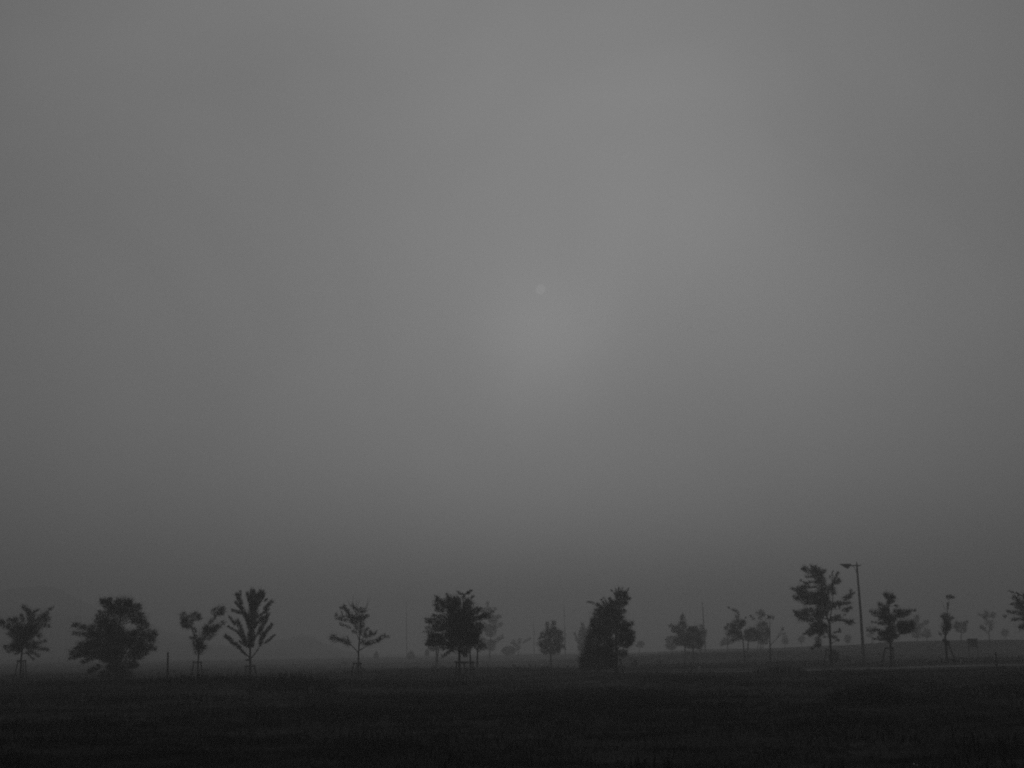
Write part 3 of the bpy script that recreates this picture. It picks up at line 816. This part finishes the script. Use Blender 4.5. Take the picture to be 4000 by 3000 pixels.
def weeds(label, patches, flowers=False):
    """patches: (x0, x1, base y, height px, distance, depth, stems)"""
    pos, axs, sz = [], [], []
    fl = []
    for (x0, x1, yb, hp, d, dd, n) in patches:
        hm = hp * d / FPX
        for _ in range(n):
            u = random.uniform(0, 1)
            dep = d + random.uniform(-dd, dd)
            p = P(x0 + (x1 - x0) * u, yb, dep); x, y = p.x, p.y
            z = height(x, y)
            env = math.sin(math.pi * min(1, max(0, .06 + .88 * u))) ** .5
            h = hm * random.uniform(.45, 1.1) * env
            lean = Vector((random.gauss(0, .16), random.gauss(0, .16), 1)).normalized()
            nl = 9
            for k in range(nl):
                f = (k + .3) / nl
                q = Vector((x, y, z)) + lean * (h * f)
                pos.append(tuple(q))
                v = (lean * .9 + Vector((random.gauss(0, .5), random.gauss(0, .5), random.uniform(-.2, .5)))).normalized() if k else lean
                axs.append(tuple(v)); sz.append((h * .95 if k == 0 else h * random.uniform(.14, .3)))
            if flowers and random.random() < .25:
                fl.append(Vector((x, y, z)) + lean * h)
    o = quads('weeds', leaf_quads(np.array(pos), np.array(axs), np.array(sz), .2), M['weed'])
    tag(o, label, 'weeds', kind='stuff')
    return fl
weeds('low fuzzy belt of weeds in front of the flame shaped tree', [(960,1320,2690,50,64,7,480),(560,1040,2688,34,68,5,500),(0,560,2668,24,74,4,380)])
weeds('dark weed patches scattered through the meadow at the right', [(3240,3560,2745,50,46,7,420),(3560,3780,2720,32,50,6,180),(2940,3150,2632,28,86,2,220),(3740,4120,2700,45,50,7,240),(2480,2900,2668,26,72,4,360),(3430,3540,2606,8,99,1.2,150)])
weeds('straggling weed stems in the near foreground', [(1600,1900,2960,60,22,2,40),(2250,2700,3010,120,17.5,1.2,45),(3050,3400,3000,80,18,1.5,40),(3650,4080,2955,60,22,3,60),(0,120,2960,70,21,2,30),(560,780,2860,40,27,3,40),(200,460,2800,36,33,3,60)])
fl = weeds('white flecked flowering weeds at the lower right', [(3480,3760,3005,75,17.5,1.0,90)], True)
bl = []
for p in fl:
    for _ in range(3):
        c = np.array(p) + rng.normal(size=3) * .025
        bl.append((c, unit(rng.normal(size=3)), .03))
if bl:
    o = quads('blossoms', leaf_quads(np.array([b_[0] for b_ in bl]), np.array([b_[1] for b_ in bl]), np.array([b_[2] for b_ in bl]), .9), M['flower'])
    tag(o, 'tiny white blossoms on the weeds at the lower right', 'flowers', kind='stuff')

# ------------------------------------------------------------------ fog
def haze():
    b = MB()
    z0, z1 = zmin - 1.6, 68.0
    b.box((0, 0, (z0 + z1) / 2), (1450, 0, 0), (0, 1450, 0), (0, 0, (z1 - z0) / 2))
    mt = bpy.data.materials.new('haze')
    mt.use_nodes = True
    nt = mt.node_tree
    nt.nodes.remove(nt.nodes['Principled BSDF'])
    pv = nt.nodes.new('ShaderNodeVolumePrincipled')
    pv.inputs['Color'].default_value = (HAZE_COL, HAZE_COL, HAZE_COL, 1)
    pv.inputs['Density'].default_value = HAZE_DENS
    pv.inputs['Anisotropy'].default_value = HAZE_G
    nt.links.new(pv.outputs['Volume'], nt.nodes['Material Output'].inputs['Volume'])
    o = b.build('haze', mt, None, None, False)
    tag(o, 'thin ground fog filling the meadow', 'haze', kind='stuff')
HAZE_COL, HAZE_DENS, HAZE_G = 0.66, 0.0031, 0.5
haze()

# ------------------------------------------------------------------ sky, sun
EXPO = -1.5
K = 2 ** (-EXPO)
SUN_DIR = direction(2112, 1130)
sun_el = math.asin(SUN_DIR.z); sun_az = math.atan2(SUN_DIR.x, SUN_DIR.y)

w = bpy.data.worlds.new('World'); scene.world = w; w.use_nodes = True
nt = w.node_tree; nt.nodes.clear()
N, LK = nt.nodes, nt.links
def math_(op, a, b=None, c=None, clamp=False):
    n = N.new('ShaderNodeMath'); n.operation = op; n.use_clamp = clamp
    for i, v in enumerate((a, b, c)):
        if v is None: continue
        if isinstance(v, (int, float)): n.inputs[i].default_value = v
        else: LK.new(v, n.inputs[i])
    return n.outputs[0]
tc = N.new('ShaderNodeTexCoord')
sep = N.new('ShaderNodeSeparateXYZ'); LK.new(tc.outputs['Generated'], sep.inputs[0])
X, Y, Z = sep.outputs
def gauss(dirv, sigma):
    vm = N.new('ShaderNodeVectorMath'); vm.operation = 'DOT_PRODUCT'
    LK.new(tc.outputs['Generated'], vm.inputs[0]); vm.inputs[1].default_value = dirv
    q = math_('SUBTRACT', 1.0, vm.outputs['Value'])
    return math_('EXPONENT', math_('MULTIPLY', q, -1.0 / R(sigma) ** 2)), vm.outputs['Value']
ramp = N.new('ShaderNodeValToRGB'); ramp.color_ramp.interpolation = 'B_SPLINE'
PROFILE = [(-4, .10), (0, .29), (5, .335), (10, .290), (14, .275), (20, .268), (27, .253), (35, .240), (50, .22), (70, .20), (90, .19)]
els = ramp.color_ramp.elements
for i, (e, v) in enumerate(PROFILE):
    p = 0.5 + 0.5 * math.sin(R(e)); vv = v
    if i < 2: el = els[i]; el.position = p
    else: el = els.new(p)
    el.color = (vv, vv, vv, 1)
LK.new(math_('MULTIPLY_ADD', Z, .5, .5), ramp.inputs['Fac'])
az = math_('ARCTAN2', X, Y)
azd = math_('SUBTRACT', az, R(1.5))
azf = math_('EXPONENT', math_('MULTIPLY', math_('MULTIPLY', azd, azd), -1 / (2 * R(18) ** 2)))
azf = math_('MULTIPLY_ADD', azf, 0.5, 0.5)
kk = math_('MULTIPLY_ADD', math_('DIVIDE', 1.0, math_('ADD', math_('MAXIMUM', Z, 0.0), .02)), .16, .50)
azf = math_('POWER', azf, kk)
V = math_('MULTIPLY', ramp.outputs['Color'], azf)
for (gx, gy, amp, sg) in ((2118, 1340, .068, 2.6), (2660, 880, .031, 3.8), (2300, 250, .012, 7.0), (3080, 1100, .016, 4.0)):
    g, _ = gauss(direction(gx, gy), sg)
    V = math_('ADD', V, math_('MULTIPLY', g, amp))
_, sd = gauss(SUN_DIR, 1)
mr = N.new('ShaderNodeMapRange'); mr.interpolation_type = 'SMOOTHSTEP'
mr.inputs['From Min'].default_value = math.cos(R(.29)); mr.inputs['From Max'].default_value = math.cos(R(.20))
mr.inputs['To Min'].default_value = 0; mr.inputs['To Max'].default_value = .040
LK.new(sd, mr.inputs['Value'])
V = math_('ADD', V, mr.outputs['Result'])
nz = N.new('ShaderNodeTexNoise'); nz.inputs['Scale'].default_value = 4.5; nz.inputs['Detail'].default_value = 3; nz.inputs['Roughness'].default_value = .45; nz.inputs['Distortion'].default_value = .6
LK.new(tc.outputs['Generated'], nz.inputs['Vector'])
V = math_('MULTIPLY', V, math_('MULTIPLY_ADD', nz.outputs['Fac'], .32, .84))
sky = N.new('ShaderNodeTexSky'); sky.sky_type = 'NISHITA'; sky.sun_disc = False
sky.sun_elevation = sun_el; sky.sun_rotation = sun_az
bw = N.new('ShaderNodeRGBToBW'); LK.new(sky.outputs[0], bw.inputs[0])
V = math_('MULTIPLY', V, 10 * K)
V = math_('ADD', V, math_('MULTIPLY', bw.outputs[0], .02))
bg = N.new('ShaderNodeBackground'); bg.inputs['Strength'].default_value = 0.1
LK.new(V, bg.inputs['Color'])
wo = N.new('ShaderNodeOutputWorld'); LK.new(bg.outputs[0], wo.inputs['Surface'])

sl = bpy.data.lights.new('sun', 'SUN'); sl.energy = 0.5; sl.angle = R(12)
so = bpy.data.objects.new('sun', sl); COL.objects.link(so)
so.rotation_euler = SUN_DIR.to_track_quat('Z', 'Y').to_euler()
so.location = (0, 0, 30)

# ------------------------------------------------------------------ render settings
vs = scene.view_settings
vs.view_transform = 'Standard'; vs.look = 'None'; vs.gamma = 1; vs.exposure = EXPO
cy = scene.cycles
cy.max_bounces = 4; cy.diffuse_bounces = 2; cy.glossy_bounces = 1; cy.volume_bounces = 1; cy.transparent_max_bounces = 4
cy.use_denoising = False
cy.filter_width = 2.1
